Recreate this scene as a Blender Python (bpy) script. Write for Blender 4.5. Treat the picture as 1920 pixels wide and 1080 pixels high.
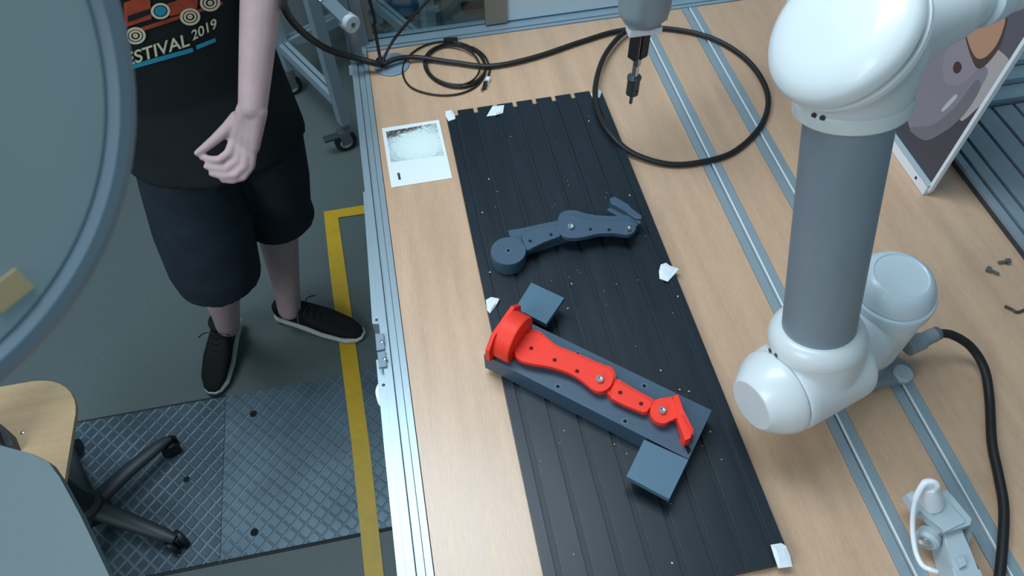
import bpy, bmesh, math, random
from mathutils import Vector, Matrix
from mathutils.bvhtree import BVHTree
random.seed(7)
V = Vector
# ------------------------------------------------------------------ scene, camera, world, lights
for o in list(bpy.data.objects): bpy.data.objects.remove(o)
S = bpy.context.scene
COL = S.collection
F = 1383.2
CPOS = V((-.0755, -1.2927, 1.1357))
cam_d = bpy.data.cameras.new('camera'); cam = bpy.data.objects.new('camera', cam_d); COL.objects.link(cam)
cam.location = CPOS; cam.rotation_euler = (.61764, .0215, -.1929)
cam_d.sensor_width = 36; cam_d.lens = 36 * F / 1920; cam_d.clip_start = .01
cam_d.dof.use_dof = True; cam_d.dof.focus_distance = 1.35; cam_d.dof.aperture_fstop = 11
S.camera = cam
RM = cam.rotation_euler.to_matrix()
S.view_settings.view_transform = 'Standard'; S.view_settings.look = 'None'
S.view_settings.gamma = 1; S.view_settings.use_curve_mapping = False
S.view_settings.exposure = 0.0
w = bpy.data.worlds.new('world'); S.world = w; w.use_nodes = True
w.node_tree.nodes['Background'].inputs[0].default_value = (.56, .84, 1, 1)
w.node_tree.nodes['Background'].inputs[1].default_value = .27

def area(name, loc, target, sx, sy, power, color):
    l = bpy.data.lights.new(name, 'AREA'); l.shape = 'RECTANGLE'; l.size = sx; l.size_y = sy
    l.energy = power; l.color = color
    o = bpy.data.objects.new(name, l); COL.objects.link(o); o.location = loc
    o.rotation_euler = (V(target) - V(loc)).to_track_quat('-Z', 'Y').to_euler(); return o
area('skylight', (-.62, .1, 2.7), (-.45, .0, 0), .95, 2.1, 76, (.72, .88, 1))
area('tall_window_light', (-2.2, -1.9, 2.0), (.35, -.75, .4), 1.5, 1.5, 50, (.80, .92, 1))

# ------------------------------------------------------------------ placing helpers (pixel of the photograph -> point on a real plane)
def ray(x, y): return RM @ V(((x - 960) / F, -(y - 540) / F, -1))
def at(x, y, z=0.):
    d = ray(x, y); return CPOS + d * ((z - CPOS.z) / d.z)
def dep(x, y, s): return CPOS + ray(x, y) * s
def onx(x, y, X):
    d = ray(x, y); return CPOS + d * ((X - CPOS.x) / d.x)

# ------------------------------------------------------------------ materials
def lin(c): return tuple(((v / 255) / 12.92 if v / 255 <= .04045 else ((v / 255 + .055) / 1.055) ** 2.4) for v in c)
def mat(name, rgb, rough=.5, metal=0., spec=.5, var=0., vscale=8., stretch=(1, 1, 1), bump=0., bscale=200., emit=None, estr=1., rvar=0., coat=0.):
    m = bpy.data.materials.new(name); m.use_nodes = True
    nt = m.node_tree; b = nt.nodes['Principled BSDF']; L = nt.links
    c = lin(rgb)
    b.inputs['Base Color'].default_value = (*c, 1); b.inputs['Roughness'].default_value = rough
    b.inputs['Metallic'].default_value = metal; b.inputs['Specular IOR Level'].default_value = spec
    if coat: b.inputs['Coat Weight'].default_value = coat; b.inputs['Coat Roughness'].default_value = .12
    tc = nt.nodes.new('ShaderNodeTexCoord'); mp = nt.nodes.new('ShaderNodeMapping'); mp.inputs['Scale'].default_value = stretch
    L.new(tc.outputs['Object'], mp.inputs['Vector'])
    n = nt.nodes.new('ShaderNodeTexNoise'); n.inputs['Scale'].default_value = vscale; n.inputs['Detail'].default_value = 5
    L.new(mp.outputs[0], n.inputs['Vector'])
    if var:
        r = nt.nodes.new('ShaderNodeValToRGB')
        r.color_ramp.elements[0].position = .3; r.color_ramp.elements[1].position = .7
        r.color_ramp.elements[0].color = (*[v * (1 - var) for v in c], 1); r.color_ramp.elements[1].color = (*[min(1, v * (1 + var)) for v in c], 1)
        L.new(n.outputs['Fac'], r.inputs[0]); L.new(r.outputs[0], b.inputs['Base Color'])
    if rvar:
        mr = nt.nodes.new('ShaderNodeMapRange'); mr.inputs[3].default_value = rough - rvar; mr.inputs[4].default_value = rough + rvar
        L.new(n.outputs['Fac'], mr.inputs[0]); L.new(mr.outputs[0], b.inputs['Roughness'])
    if bump:
        n2 = nt.nodes.new('ShaderNodeTexNoise'); n2.inputs['Scale'].default_value = bscale; L.new(mp.outputs[0], n2.inputs['Vector'])
        bp = nt.nodes.new('ShaderNodeBump'); bp.inputs['Strength'].default_value = bump; bp.inputs['Distance'].default_value = .002
        L.new(n2.outputs['Fac'], bp.inputs['Height']); L.new(bp.outputs[0], b.inputs['Normal'])
    if emit:
        b.inputs['Emission Color'].default_value = (*lin(emit), 1); b.inputs['Emission Strength'].default_value = estr
    return m

def wood_mat(name, rgb, stretch, rough=.42):
    m = mat(name, rgb, rough, spec=.75, var=.10, vscale=5, stretch=stretch, rvar=.06)
    nt = m.node_tree; L = nt.links; b = nt.nodes['Principled BSDF']
    src = b.inputs['Base Color'].links[0].from_socket
    tc = nt.nodes.new('ShaderNodeTexCoord'); mp = nt.nodes.new('ShaderNodeMapping'); mp.inputs['Scale'].default_value = tuple(s * 12 for s in stretch)
    n = nt.nodes.new('ShaderNodeTexNoise'); n.inputs['Scale'].default_value = 6; n.inputs['Detail'].default_value = 8; n.inputs['Distortion'].default_value = 1.5
    L.new(tc.outputs['Object'], mp.inputs[0]); L.new(mp.outputs[0], n.inputs['Vector'])
    mr = nt.nodes.new('ShaderNodeMapRange'); mr.inputs[1].default_value = .35; mr.inputs[2].default_value = .65; mr.inputs[3].default_value = .91; mr.inputs[4].default_value = 1.05
    L.new(n.outputs['Fac'], mr.inputs[0])
    mx = nt.nodes.new('ShaderNodeMix'); mx.data_type = 'RGBA'; mx.blend_type = 'MULTIPLY'; mx.inputs[0].default_value = 1
    L.new(src, mx.inputs[6]); L.new(mr.outputs[0], mx.inputs[7]); L.new(mx.outputs[2], b.inputs['Base Color'])
    return m

def floor_mat(name, rgb):
    m = mat(name, rgb, .5, spec=.3, var=.08, vscale=160, bump=.05, bscale=300)
    return m

def checker_mat(name, rgb, line, cell, lw, ang, fac):   # steel plate with a raised diamond tread
    m = mat(name, rgb, .45, metal=.35, spec=.4, var=.22, vscale=7)
    nt = m.node_tree; L = nt.links; b = nt.nodes['Principled BSDF']
    src = b.inputs['Base Color'].links[0].from_socket
    tc = nt.nodes.new('ShaderNodeTexCoord')
    masks = []
    for a in (ang, -ang):
        mp = nt.nodes.new('ShaderNodeMapping'); mp.vector_type = 'POINT'; mp.inputs['Rotation'].default_value = (0, 0, a)
        L.new(tc.outputs['Object'], mp.inputs[0])
        wv = nt.nodes.new('ShaderNodeTexWave'); wv.wave_type = 'BANDS'; wv.bands_direction = 'X'; wv.wave_profile = 'SIN'
        wv.inputs['Scale'].default_value = 1 / cell / 3.1416 * 1.0; wv.inputs['Distortion'].default_value = .25; wv.inputs['Detail'].default_value = 1
        L.new(mp.outputs[0], wv.inputs['Vector'])
        mr = nt.nodes.new('ShaderNodeMapRange'); mr.inputs[1].default_value = 1 - lw; mr.inputs[2].default_value = 1
        L.new(wv.outputs['Fac'], mr.inputs[0]); masks.append(mr.outputs[0])
    mx = nt.nodes.new('ShaderNodeMath'); mx.operation = 'MAXIMUM'; L.new(masks[0], mx.inputs[0]); L.new(masks[1], mx.inputs[1])
    n = nt.nodes.new('ShaderNodeTexNoise'); n.inputs['Scale'].default_value = 6; L.new(tc.outputs['Object'], n.inputs['Vector'])
    m2 = nt.nodes.new('ShaderNodeMath'); m2.operation = 'MULTIPLY'; L.new(mx.outputs[0], m2.inputs[0])
    mr2 = nt.nodes.new('ShaderNodeMapRange'); mr2.inputs[1].default_value = .35; mr2.inputs[2].default_value = .65; mr2.inputs[3].default_value = fac * .35; mr2.inputs[4].default_value = fac
    L.new(n.outputs['Fac'], mr2.inputs[0]); L.new(mr2.outputs[0], m2.inputs[1])
    mc = nt.nodes.new('ShaderNodeMix'); mc.data_type = 'RGBA'; L.new(m2.outputs[0], mc.inputs[0]); L.new(src, mc.inputs[6]); mc.inputs[7].default_value = (*lin(line), 1)
    L.new(mc.outputs[2], b.inputs['Base Color'])
    bp = nt.nodes.new('ShaderNodeBump'); bp.inputs['Strength'].default_value = .5; bp.inputs['Distance'].default_value = .002
    L.new(mx.outputs[0], bp.inputs['Height']); L.new(bp.outputs[0], b.inputs['Normal'])
    return m

def glass_mat():
    m = bpy.data.materials.new('clear pane'); m.use_nodes = True; nt = m.node_tree; nt.nodes.clear(); L = nt.links
    out = nt.nodes.new('ShaderNodeOutputMaterial'); t = nt.nodes.new('ShaderNodeBsdfTransparent'); g = nt.nodes.new('ShaderNodeBsdfGlossy')
    t.inputs[0].default_value = (.86, .95, .95, 1); g.inputs['Roughness'].default_value = .05
    fr = nt.nodes.new('ShaderNodeFresnel'); fr.inputs[0].default_value = 1.45
    mx = nt.nodes.new('ShaderNodeMixShader'); L.new(fr.outputs[0], mx.inputs[0]); L.new(t.outputs[0], mx.inputs[1]); L.new(g.outputs[0], mx.inputs[2]); L.new(mx.outputs[0], out.inputs[0])
    return m

M = dict(
    floor=floor_mat('beige grey lino', (86, 97, 96)),
    plate_tread=checker_mat('dark tread steel', (62, 78, 88), (118, 130, 138), .030, .22, .75, .55),
    plate_worn=checker_mat('worn tread steel', (84, 102, 112), (130, 142, 148), .030, .12, .75, .10),
    seam=mat('dark seam', (35, 38, 40), .8),
    tape=mat('yellow floor tape', (196, 156, 22), .5, var=.08, vscale=30),
    wood=wood_mat('beech board', (206, 168, 137), (6, .5, 1), .33),
    wood_seat=wood_mat('plywood seat', (182, 152, 116), (.6, 5, 1), .3),
    alu=mat('brushed aluminium', (158, 174, 182), .32, metal=.35, var=.05, vscale=40, stretch=(30, 1, 1), rvar=.04),
    alu_x=mat('brushed aluminium along x', (156, 176, 188), .32, metal=.35, var=.05, vscale=40, stretch=(1, 30, 1), rvar=.04),
    alu_tube=mat('matt anodised tube', (142, 156, 166), .5, metal=.3, var=.04, vscale=30, stretch=(1, 1, .3)),
    slot=mat('slot shade', (70, 78, 84), .5, metal=.6),
    slot_light=mat('painted light on slot wall', (238, 242, 244), .3),  # near-white colour stands in for light on the slot wall
    black=mat('black anodised', (24, 34, 42), .38, spec=.45, var=.18, vscale=14, stretch=(3, .4, 1), bump=.015, bscale=200, rvar=.06),
    black_slot=mat('black slot floor', (27, 37, 45), .42, spec=.42, var=.2, vscale=12, stretch=(8, .3, 1)),
    pgrey=mat('dark grey print plastic', (62, 84, 102), .45, spec=.5, var=.05, vscale=60, stretch=(1, 12, 1), bump=.12, bscale=260),
    pgrey_tab=mat('grey print plastic', (80, 110, 128), .45, spec=.4, var=.05, vscale=40, stretch=(14, 1, 1), bump=.12, bscale=260),
    red=mat('red print plastic', (255, 62, 44), .5, spec=.3, var=.04, vscale=50, bump=.08, bscale=260),
    hole=mat('hole', (14, 15, 17), .9), redhole=mat('hole in red', (90, 14, 8), .9),
    steel=mat('bright steel', (215, 218, 220), .22, metal=1.), dsteel=mat('dull steel', (140, 142, 145), .35, metal=.9),
    white=mat('white robot shell', (226, 230, 230), .34, spec=.5, coat=.25, var=.012, vscale=6),
    cap=mat('pale blue robot cap', (214, 226, 232), .36, spec=.5, coat=.2, var=.012, vscale=6),
    rgrey=mat('grey robot base', (142, 150, 154), .45, spec=.4, var=.04),
    rlug=mat('light grey lug', (190, 200, 205), .45),
    wrist=mat('grey wrist shell', (150, 166, 174), .4, metal=.3, var=.03),
    dwrist=mat('dark grey joint rim', (124, 142, 154), .4, spec=.4, var=.03),
    dface=mat('matt grey joint face', (168, 184, 186), .32, spec=.5, var=.02, vscale=30),
    cable=mat('black cable', (30, 28, 28), .5, spec=.4, var=.1), blackp=mat('black plastic', (24, 25, 27), .45),
    collet=mat('dark steel collet', (84, 90, 92), .4, metal=.6), grom=mat('grey grommet', (120, 140, 155), .5),
    paper=mat('white card', (236, 240, 238), .6), tapew=mat('white tape', (226, 232, 236), .55, var=.05, vscale=90, bump=.2, bscale=90),
    wpl=mat('white plastic', (236, 240, 246), .4), lgrey=mat('light grey plastic', (178, 190, 196), .45, var=.03),
    desk=mat('pale grey board', (98, 112, 116), .5, var=.02, vscale=60), chair=mat('charcoal chair plastic', (40, 47, 52), .5),
    cabinet=mat('grey cabinet', (112, 122, 124), .5), blue=mat('blue bag', (96, 150, 190), .7, var=.2),
    roomwall=mat('painted room wall', (170, 180, 182), .7, var=.02),
    panel=mat('white wall panel', (196, 218, 230), .45), glass=glass_mat(), mull=mat('warm grey mullion', (138, 136, 128), .5, metal=.3),
    skin=mat('skin', (186, 158, 158), .55, spec=.3, var=.06, vscale=30), hair=mat('brown hair', (60, 42, 30), .6), eye=mat('eye white', (230, 228, 224), .3),
    lip=mat('lips', (176, 106, 98), .5),
    shirt=mat('black cotton', (32, 36, 38), .85, spec=.15, var=.15, vscale=12, bump=.3, bscale=30),
    shorts=mat('dark blue grey denim', (42, 50, 58), .85, spec=.15, var=.16, vscale=16, bump=.3, bscale=40),
    shoe=mat('black mesh shoe', (24, 25, 27), .75, spec=.2, var=.1, bump=.3), sole=mat('grey white sole', (186, 188, 186), .6),
    pbeige=mat('cream print', (206, 200, 170), .8), pteal=mat('teal print', (30, 140, 165), .8), pred=mat('rust print', (160, 62, 36), .8, var=.3, vscale=40),
    scr_dark=mat('screen dark', (22, 24, 32), .15, emit=(52, 56, 70), estr=.7), crumb=mat('pale crumbs', (214, 214, 206), .7),
)

# ------------------------------------------------------------------ object helpers
def world_loc(o):
    p = V((0, 0, 0))
    while o: p += o.location; o = o.parent
    return p
def tag(o, label=None, cat=None, group=None, kind=None):
    if label: o['label'] = label
    if cat: o['category'] = cat
    if group: o['group'] = group
    if kind: o['kind'] = kind
    return o
def empty(name, loc, label=None, cat=None, group=None, kind=None):
    o = bpy.data.objects.new(name, None); COL.objects.link(o); o.location = loc; o.empty_display_size = .05
    return tag(o, label, cat, group, kind)

def frame(d):
    d = V(d).normalized(); a = V((0, 0, 1)) if abs(d.z) < .9 else V((1, 0, 0))
    x = a.cross(d).normalized(); return x, d.cross(x), d

class MB:
    def __init__(s): s.bm = bmesh.new()
    def box(s, c, size, rot=None, bev=0., axes=None):
        r = bmesh.ops.create_cube(s.bm, size=1.)
        vs = r['verts']
        for v in vs:
            p = V((v.co.x * size[0], v.co.y * size[1], v.co.z * size[2]))
            if axes: p = axes[0] * p.x + axes[1] * p.y + axes[2] * p.z
            elif rot is not None: p = Matrix.Rotation(rot, 3, 'Z') @ p
            v.co = V(c) + p
        if bev:
            es = list({e for v in vs for e in v.link_edges})
            bmesh.ops.bevel(s.bm, geom=es, offset=bev, segments=2, profile=.6, affect='EDGES')
        return s
    def b3(s, x0, x1, y0, y1, z0, z1, bev=0.):
        return s.box(((x0 + x1) / 2, (y0 + y1) / 2, (z0 + z1) / 2), (x1 - x0, y1 - y0, z1 - z0), bev=bev)
    def rings(s, rings, cap=True, closed=False):
        rv = [[s.bm.verts.new(p) for p in r] for r in rings]
        n = len(rv[0])
        idx = range(len(rv)) if closed else range(len(rv) - 1)
        for i in idx:
            a, b = rv[i], rv[(i + 1) % len(rv)]
            for j in range(n):
                s.bm.faces.new((a[j], a[(j + 1) % n], b[(j + 1) % n], b[j]))
        if cap and not closed:
            s.bm.faces.new(list(reversed(rv[0]))); s.bm.faces.new(rv[-1])
        return s
    def lathe(s, o, d, prof, seg=48, cap=True):
        x, y, d = frame(d); o = V(o)
        return s.rings([[o + d * t + (x * math.cos(2 * math.pi * k / seg) + y * math.sin(2 * math.pi * k / seg)) * max(r, 1e-5) for k in range(seg)] for t, r in prof], cap)
    def cyl(s, a, b, r0, r1=None, seg=24):
        a, b = V(a), V(b); r1 = r0 if r1 is None else r1
        return s.lathe(a, b - a, [(0, r0), ((b - a).length, r1)], seg)
    def tube(s, pts, r, seg=10, closed=False):
        pts = [V(p) for p in pts]; n = len(pts); rs = r if isinstance(r, (list, tuple)) else [r] * n
        rings = []; up = None
        for i in range(n):
            if closed: d = pts[(i + 1) % n] - pts[i - 1]
            else: d = pts[min(i + 1, n - 1)] - pts[max(i - 1, 0)]
            d.normalize()
            if up is None: up = frame(d)[0]
            x = (up - d * up.dot(d)).normalized(); up = x; y = d.cross(x)
            rings.append([pts[i] + (x * math.cos(2 * math.pi * k / seg) + y * math.sin(2 * math.pi * k / seg)) * rs[i] for k in range(seg)])
        return s.rings(rings, True, closed)
    def loft(s, path, lat, fr, latv, seg=28, tilt=None, expo=1.0):
        latv = V(latv).normalized(); rings = []; n = len(path); path = [V(p) for p in path]
        for i in range(n):
            d = (path[min(i + 1, n - 1)] - path[max(i - 1, 0)]).normalized()
            if tilt: d = V(tilt).normalized()
            x = (latv - d * latv.dot(d)).normalized(); y = d.cross(x)
            R = []
            for k in range(seg):
                c, sn = math.cos(2 * math.pi * k / seg), math.sin(2 * math.pi * k / seg)
                c = math.copysign(abs(c) ** expo, c); sn = math.copysign(abs(sn) ** expo, sn)
                R.append(path[i] + x * c * lat[i] + y * sn * fr[i])
            rings.append(R)
        return s.rings(rings)
    def chain(s, pts, rad):
        pts = [V(p) for p in pts]
        for p, r in zip(pts, rad): s.ball(p, r)
        for i in range(len(pts) - 1):
            if (pts[i + 1] - pts[i]).length > 1e-4: s.cyl(pts[i], pts[i + 1], rad[i], rad[i + 1], 20)
        return s
    def ball(s, c, r, sc=(1, 1, 1), sub=3):
        q = bmesh.ops.create_icosphere(s.bm, subdivisions=sub, radius=r)
        for v in q['verts']: v.co = V(c) + V((v.co.x * sc[0], v.co.y * sc[1], v.co.z * sc[2]))
        return s
    def prism(s, poly, n, h, bev=0.):
        """poly = points of a flat outline; extruded by h along n"""
        n = V(n); poly = [V(p) for p in poly]
        nrm = V((0, 0, 0))
        for i in range(len(poly)): nrm += (poly[i] - poly[0]).cross(poly[(i + 1) % len(poly)] - poly[0])
        if nrm.dot(n) * h < 0: poly.reverse()
        a = [s.bm.verts.new(p) for p in poly]; b = [s.bm.verts.new(p + n * h) for p in poly]
        fa = s.bm.faces.new(list(reversed(a))); fb = s.bm.faces.new(b); m = len(a)
        for i in range(m): s.bm.faces.new((a[i], a[(i + 1) % m], b[(i + 1) % m], b[i]))
        if bev: bmesh.ops.bevel(s.bm, geom=list(fb.edges), offset=bev, segments=2, profile=.6, affect='EDGES')
        return s
    def build(s, name, m, parent=None, smooth=True, ang=35, remesh=None, sm=0, deci=None, loc=None):
        bmesh.ops.recalc_face_normals(s.bm, faces=s.bm.faces)
        me = bpy.data.meshes.new(name)
        off = world_loc(parent) if parent else V(loc) if loc is not None else V((0, 0, 0))
        for v in s.bm.verts: v.co -= off
        s.bm.to_mesh(me); s.bm.free()
        if remesh:
            t = bpy.data.objects.new('t', me); COL.objects.link(t)
            md = t.modifiers.new('r', 'REMESH'); md.mode = 'VOXEL'; md.voxel_size = remesh; md.use_smooth_shade = True
            if sm: m2 = t.modifiers.new('s', 'SMOOTH'); m2.factor = .5; m2.iterations = sm
            if deci: m3 = t.modifiers.new('d', 'DECIMATE'); m3.ratio = deci
            bpy.context.view_layer.update()
            me2 = bpy.data.meshes.new_from_object(t.evaluated_get(bpy.context.evaluated_depsgraph_get()))
            bpy.data.objects.remove(t); me2.name = name; me = me2; me.materials.clear()
        me.materials.append(m)
        if smooth:
            me.polygons.foreach_set('use_smooth', [True] * len(me.polygons))
            if not remesh: me.set_sharp_from_angle(angle=math.radians(ang))
        o = bpy.data.objects.new(name, me); COL.objects.link(o)
        if smooth and not remesh:
            wn = o.modifiers.new('weighted', 'WEIGHTED_NORMAL'); wn.keep_sharp = True; wn.weight = 80
        if parent: o.parent = parent
        elif loc is not None: o.location = loc
        return o

def spline(pts, n=8, closed=False):
    pts = [V(p) for p in pts]; out = []; m = len(pts)
    rng = range(m) if closed else range(m - 1)
    for i in rng:
        g = lambda k: pts[k % m] if closed else pts[max(0, min(m - 1, k))]
        p0, p1, p2, p3 = g(i - 1), g(i), g(i + 1), g(i + 2)
        for k in range(n):
            t = k / n
            out.append(.5 * ((2 * p1) + (p2 - p0) * t + (2 * p0 - 5 * p1 + 4 * p2 - p3) * t * t + (3 * p1 - p0 - 3 * p2 + p3) * t ** 3))
    if not closed: out.append(pts[-1])
    return out
def arc2(c, r, a0, a1, n=10): return [(c[0] + r * math.cos(math.radians(a0 + (a1 - a0) * k / n)), c[1] + r * math.sin(math.radians(a0 + (a1 - a0) * k / n))) for k in range(n + 1)]

FL = -.82
UP = V((0, 0, 1))
# ------------------------------------------------------------------ setting
tag(MB().b3(-3.2, 3.2, -2.4, 3.6, FL - .04, FL).build('floor', M['floor'], smooth=False), kind='structure')

tag(MB().b3(-3.26, -3.2, -2.4, 3.6, FL, 2.2).build('wall_left', M['roomwall'], smooth=False), kind='structure')
tag(MB().b3(-3.26, 3.2, 3.6, 3.66, FL, 2.2).build('wall_rear', M['roomwall'], smooth=False), kind='structure')
# steel cover plates let into the floor (parts of the floor covering)
fp = empty('floor_plate', (-.9, -.37, FL), 'worn smooth steel floor plate with two bolt holes, crossed by yellow tape', 'floor plate')
MB().b3(-.757, .25, -.618, -.135, FL, FL + .003).build('sheet', M['plate_worn'], fp, smooth=False)
MB().b3(-.757, .25, -.627, -.619, FL, FL + .0012).build('joint', M['seam'], fp, smooth=False)
for p in ((475, 776), (477, 998)): MB().lathe(at(*p, FL + .003), UP, [(0, .0105), (.0006, .0105)], 20).build('bolt_hole', M['hole'], fp)
fp2 = empty('floor_plate', (-1.2, -.37, FL), 'dark tread-patterned steel floor plate under the swivel chair base', 'floor plate')
MB().b3(-1.9, -.759, -.618, -.135, FL, FL + .003).build('sheet', M['plate_tread'], fp2, smooth=False)
MB().b3(-1.9, -.759, -.627, -.619, FL, FL + .0012).build('joint', M['seam'], fp2, smooth=False)
MB().b3(-1.9, -.759, -.134, -.128, FL, FL + .0012).build('joint', M['seam'], fp2, smooth=False)
MB().lathe(at(350, 899, FL + .003), UP, [(0, .009), (.0006, .009)], 20).build('bolt_hole', M['hole'], fp2)
# yellow tape, an L
t0 = at(607, 398, FL + .0036); t1 = at(715, 1120, FL + .0036)
tp = [at(607, 397, FL + .0034), at(688, 384, FL + .0034), at(689, 400, FL + .0034), at(634, 408, FL + .0034), at(650, 520, FL + .0034), at(667, 645, FL + .0034), at(692, 830, FL + .0034), at(722, 1100, FL + .0034), at(686, 1100, FL + .0034), at(659, 830, FL + .0034), at(636, 645, FL + .0034), at(620, 520, FL + .0034)]
tag(MB().prism(tp, UP, .0006).build('floor_tape', M['tape'], smooth=False), 'yellow L-shaped marking tape stuck on the floor beside the workbench', 'tape')

# ------------------------------------------------------------------ workbench
wb = empty('workbench', (.4, -.5, FL), 'long wooden workbench with aluminium profile edges and two slotted strips', 'workbench')
S1, S2 = .533, .668
for a, b in ((-.157, S1 - .0205), (S1 + .0205, S2 - .0205), (S2 + .0205, 1.75)):
    MB().b3(a, b, -2.1, .276, -.028, 0, bev=.0008).build('wood_board', M['wood'], wb)
def tslot_strip(x0, x1, y0, y1, name='slotted_strip', mid=.0035, z=.0008):
    MB().b3(x0, (x0 + x1) / 2 - mid, y0, y1, -.03, z, bev=.0008).build(name, M['alu'], wb)
    MB().b3((x0 + x1) / 2 + mid, x1, y0, y1, -.03, z, bev=.0008).build(name, M['alu'], wb)
    MB().b3((x0 + x1) / 2 - mid, (x0 + x1) / 2 + mid, y0, y1, -.03, -.008).build('slot_floor', M['slot'], wb)
    MB().b3((x0 + x1) / 2 + mid - .0024, (x0 + x1) / 2 + mid - .0001, y0, y1, -.008, z).build('painted_slot_light', M['slot_light'], wb)  # white strip paints the light caught by the slot wall
tslot_strip(S1 - .02, S1 + .02, -2.1, .276); tslot_strip(S2 - .02, S2 + .02, -2.1, .276)
# left edge profile: three lips with grooves between
ex = [(-.199, -.1845), (-.1835, -.1705), (-.1695, -.158)]
for i, (a, b) in enumerate(ex):
    MB().b3(a, b, -2.1, .317, -.04, .001 if i != 1 else -.003, bev=.0008).build('edge_profile', M['alu'], wb)
MB().b3(-.198, -.159, -2.1, .317, -.0405, -.006).build('profile_core', M['slot'], wb)
# rear profile on the bench
for y0, y1, z1 in ((.2775, .288, .002), (.2895, .3175, .004), (.319, .329, .009)):
    MB().b3(-.157, 1.9, y0, y1, -.04, z1, bev=.0008).build('rear_profile', M['alu_x'], wb)
MB().b3(-.157, 1.9, .278, .328, -.041, -.004).build('profile_core', M['slot'], wb)
for x, y in ((-.19, .27), (-.19, -1.9), (1.7, .27), (1.7, -1.9)):
    MB().b3(x - .02, x + .02, y - .02, y + .02, FL, -.041, bev=.001).build('leg', M['alu'], wb)
MB().b3(-.19, -.17, -1.85, .24, -.72, -.68).build('lower_rail', M['alu'], wb)
# hinged side door profile, a little open, with its two dark hinge plates
zt = -.012
def strip_px(pts_l, pts_r, z, h): return MB().prism([at(*p, z - h) for p in pts_l] + [at(*p, z - h) for p in reversed(pts_r)], UP, h, bev=.0006)
strip_px([(686, 380), (694, 480), (704, 626)], [(703, 380), (710, 480), (722, 626)], zt, .035).build('door_profile', M['alu'], wb)
strip_px([(711, 692), (727, 860), (760, 1180)], [(727, 692), (744, 860), (790, 1180)], zt, .035).build('door_profile', M['alu'], wb)
for (q, s) in (([(704, 628), (720, 628), (722, 657), (707, 660)], (719, 641)), ([(708, 663), (723, 660), (726, 689), (711, 692)], (724, 673))):
    MB().prism([at(*p, .0015) for p in q], UP, .005, bev=.001).build('hinge_plate', M['dwrist'], wb)
    MB().ball(at(s[0] - 2, s[1], .0065), .004, (1, 1, .6), 2).build('hinge_screw', M['steel'], wb)
MB().tube(spline([at(713, 722, -.03), at(709, 735, -.035), at(714, 755, -.035), at(718, 758, -.03)], 6), .005).build('door_handle', M['wpl'], wb)
for p in ((706, 600), (719, 722)): MB().ball(at(*p, zt), .003, (1, 1, .5), 2).build('set_screw', M['slot'], wb)
# corner bracket at the head of the edge profile
MB().b3(-.199, -.158, .236, .276, .001, .012, bev=.002).build('corner_block', M['alu'], wb)
for x in (-.19, -.172): MB().b3(x - .003, x + .003, .23, .27, .012, .02).build('corner_pin', M['lgrey'], wb)

# ------------------------------------------------------------------ glazed wall behind the bench (setting)
wl = empty('wall_back', (.4, .32, 0), kind='structure')
MB().b3(-.2, -.178, .285, .325, FL, 1.2, bev=.001).build('corner_post', M['alu'], wl)
MB().b3(-.177, -.150, .30, .325, FL, 1.2, bev=.001).build('corner_post', M['alu_tube'], wl)
MB().b3(-.150, -.136, .31, .325, .009, 1.2, bev=.001).build('pane_gasket', M['mull'], wl)
MB().b3(.145, .20, .305, .327, .009, 1.2, bev=.001).build('mullion', M['mull'], wl)
MB().b3(-.136, .145, .315, .319, .009, 1.2).build('glass_pane', M['glass'], wl)
MB().b3(.2005, 1.9, .312, .324, .009, 1.2).build('wall_panel', M['panel'], wl)

# ------------------------------------------------------------------ things beyond the bench
ca = empty('cabinet', (-.55, 1.72, FL), 'grey steel cabinet standing behind the castor trolley, with dark holes', 'cabinet')
MB().b3(-1.3, -.19, 1.52, 1.95, FL, .6, bev=.004).build('body', M['cabinet'], ca)
for x, z in ((-.41, -.55), (-.33, -.36), (-.75, -.4)): MB().lathe((x, 1.52, z), (0, -1, 0), [(0, .016), (.002, .016)], 16).build('knock_out_hole', M['hole'], ca)

tr = empty('trolley', (-.3, 1.1, FL), 'aluminium profile trolley on braked castors behind the workbench corner', 'trolley')
P1, P2 = V((-.515, 1.218, 0)), V((-.322, .853, 0)); per = V((.864, .5, 0)).normalized()
legs = [P1, P2, P1 + per * .42, P2 + per * .42]; ang = math.atan2((P2 - P1).y, (P2 - P1).x)
for q in legs:
    MB().box((q.x, q.y, -.28), (.04, .04, .84), ang, .002).build('leg', M['alu_tube'], tr)
    c = MB(); wc = V((q.x - .012, q.y - .012, FL + .042))
    cs = empty('castor', q + V((0, 0, FL)), ); cs.parent = tr; cs.location = q + V((0, 0, FL)) - world_loc(tr)
    ax = V((.3, -.95, 0)).normalized()
    MB().lathe(wc - ax * .012, ax, [(0, .03), (.003, .042), (.021, .042), (.024, .03)], 28).build('wheel', M['cable'], cs)
    MB().lathe(wc - ax * .0135, ax, [(0, .012), (.001, .024), (.026, .024), (.027, .012)], 20).build('hub', M['lgrey'], cs)
    MB().box(wc + V((.004, .004, .045)), (.05, .036, .012), math.atan2(ax.y, ax.x) + 1.57, .003).box(wc + ax * .018 + V((0, 0, .02)), (.04, .003, .05), math.atan2(ax.y, ax.x) + 1.57).box(wc - ax * .018 + V((0, 0, .02)), (.04, .003, .05), math.atan2(ax.y, ax.x) + 1.57).build('fork', M['dsteel'], cs)
    MB().box(wc + V((-.045, -.012, .035)), (.06, .03, .012), .25, .004).build('brake_pedal', M['slot'], cs)
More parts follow.
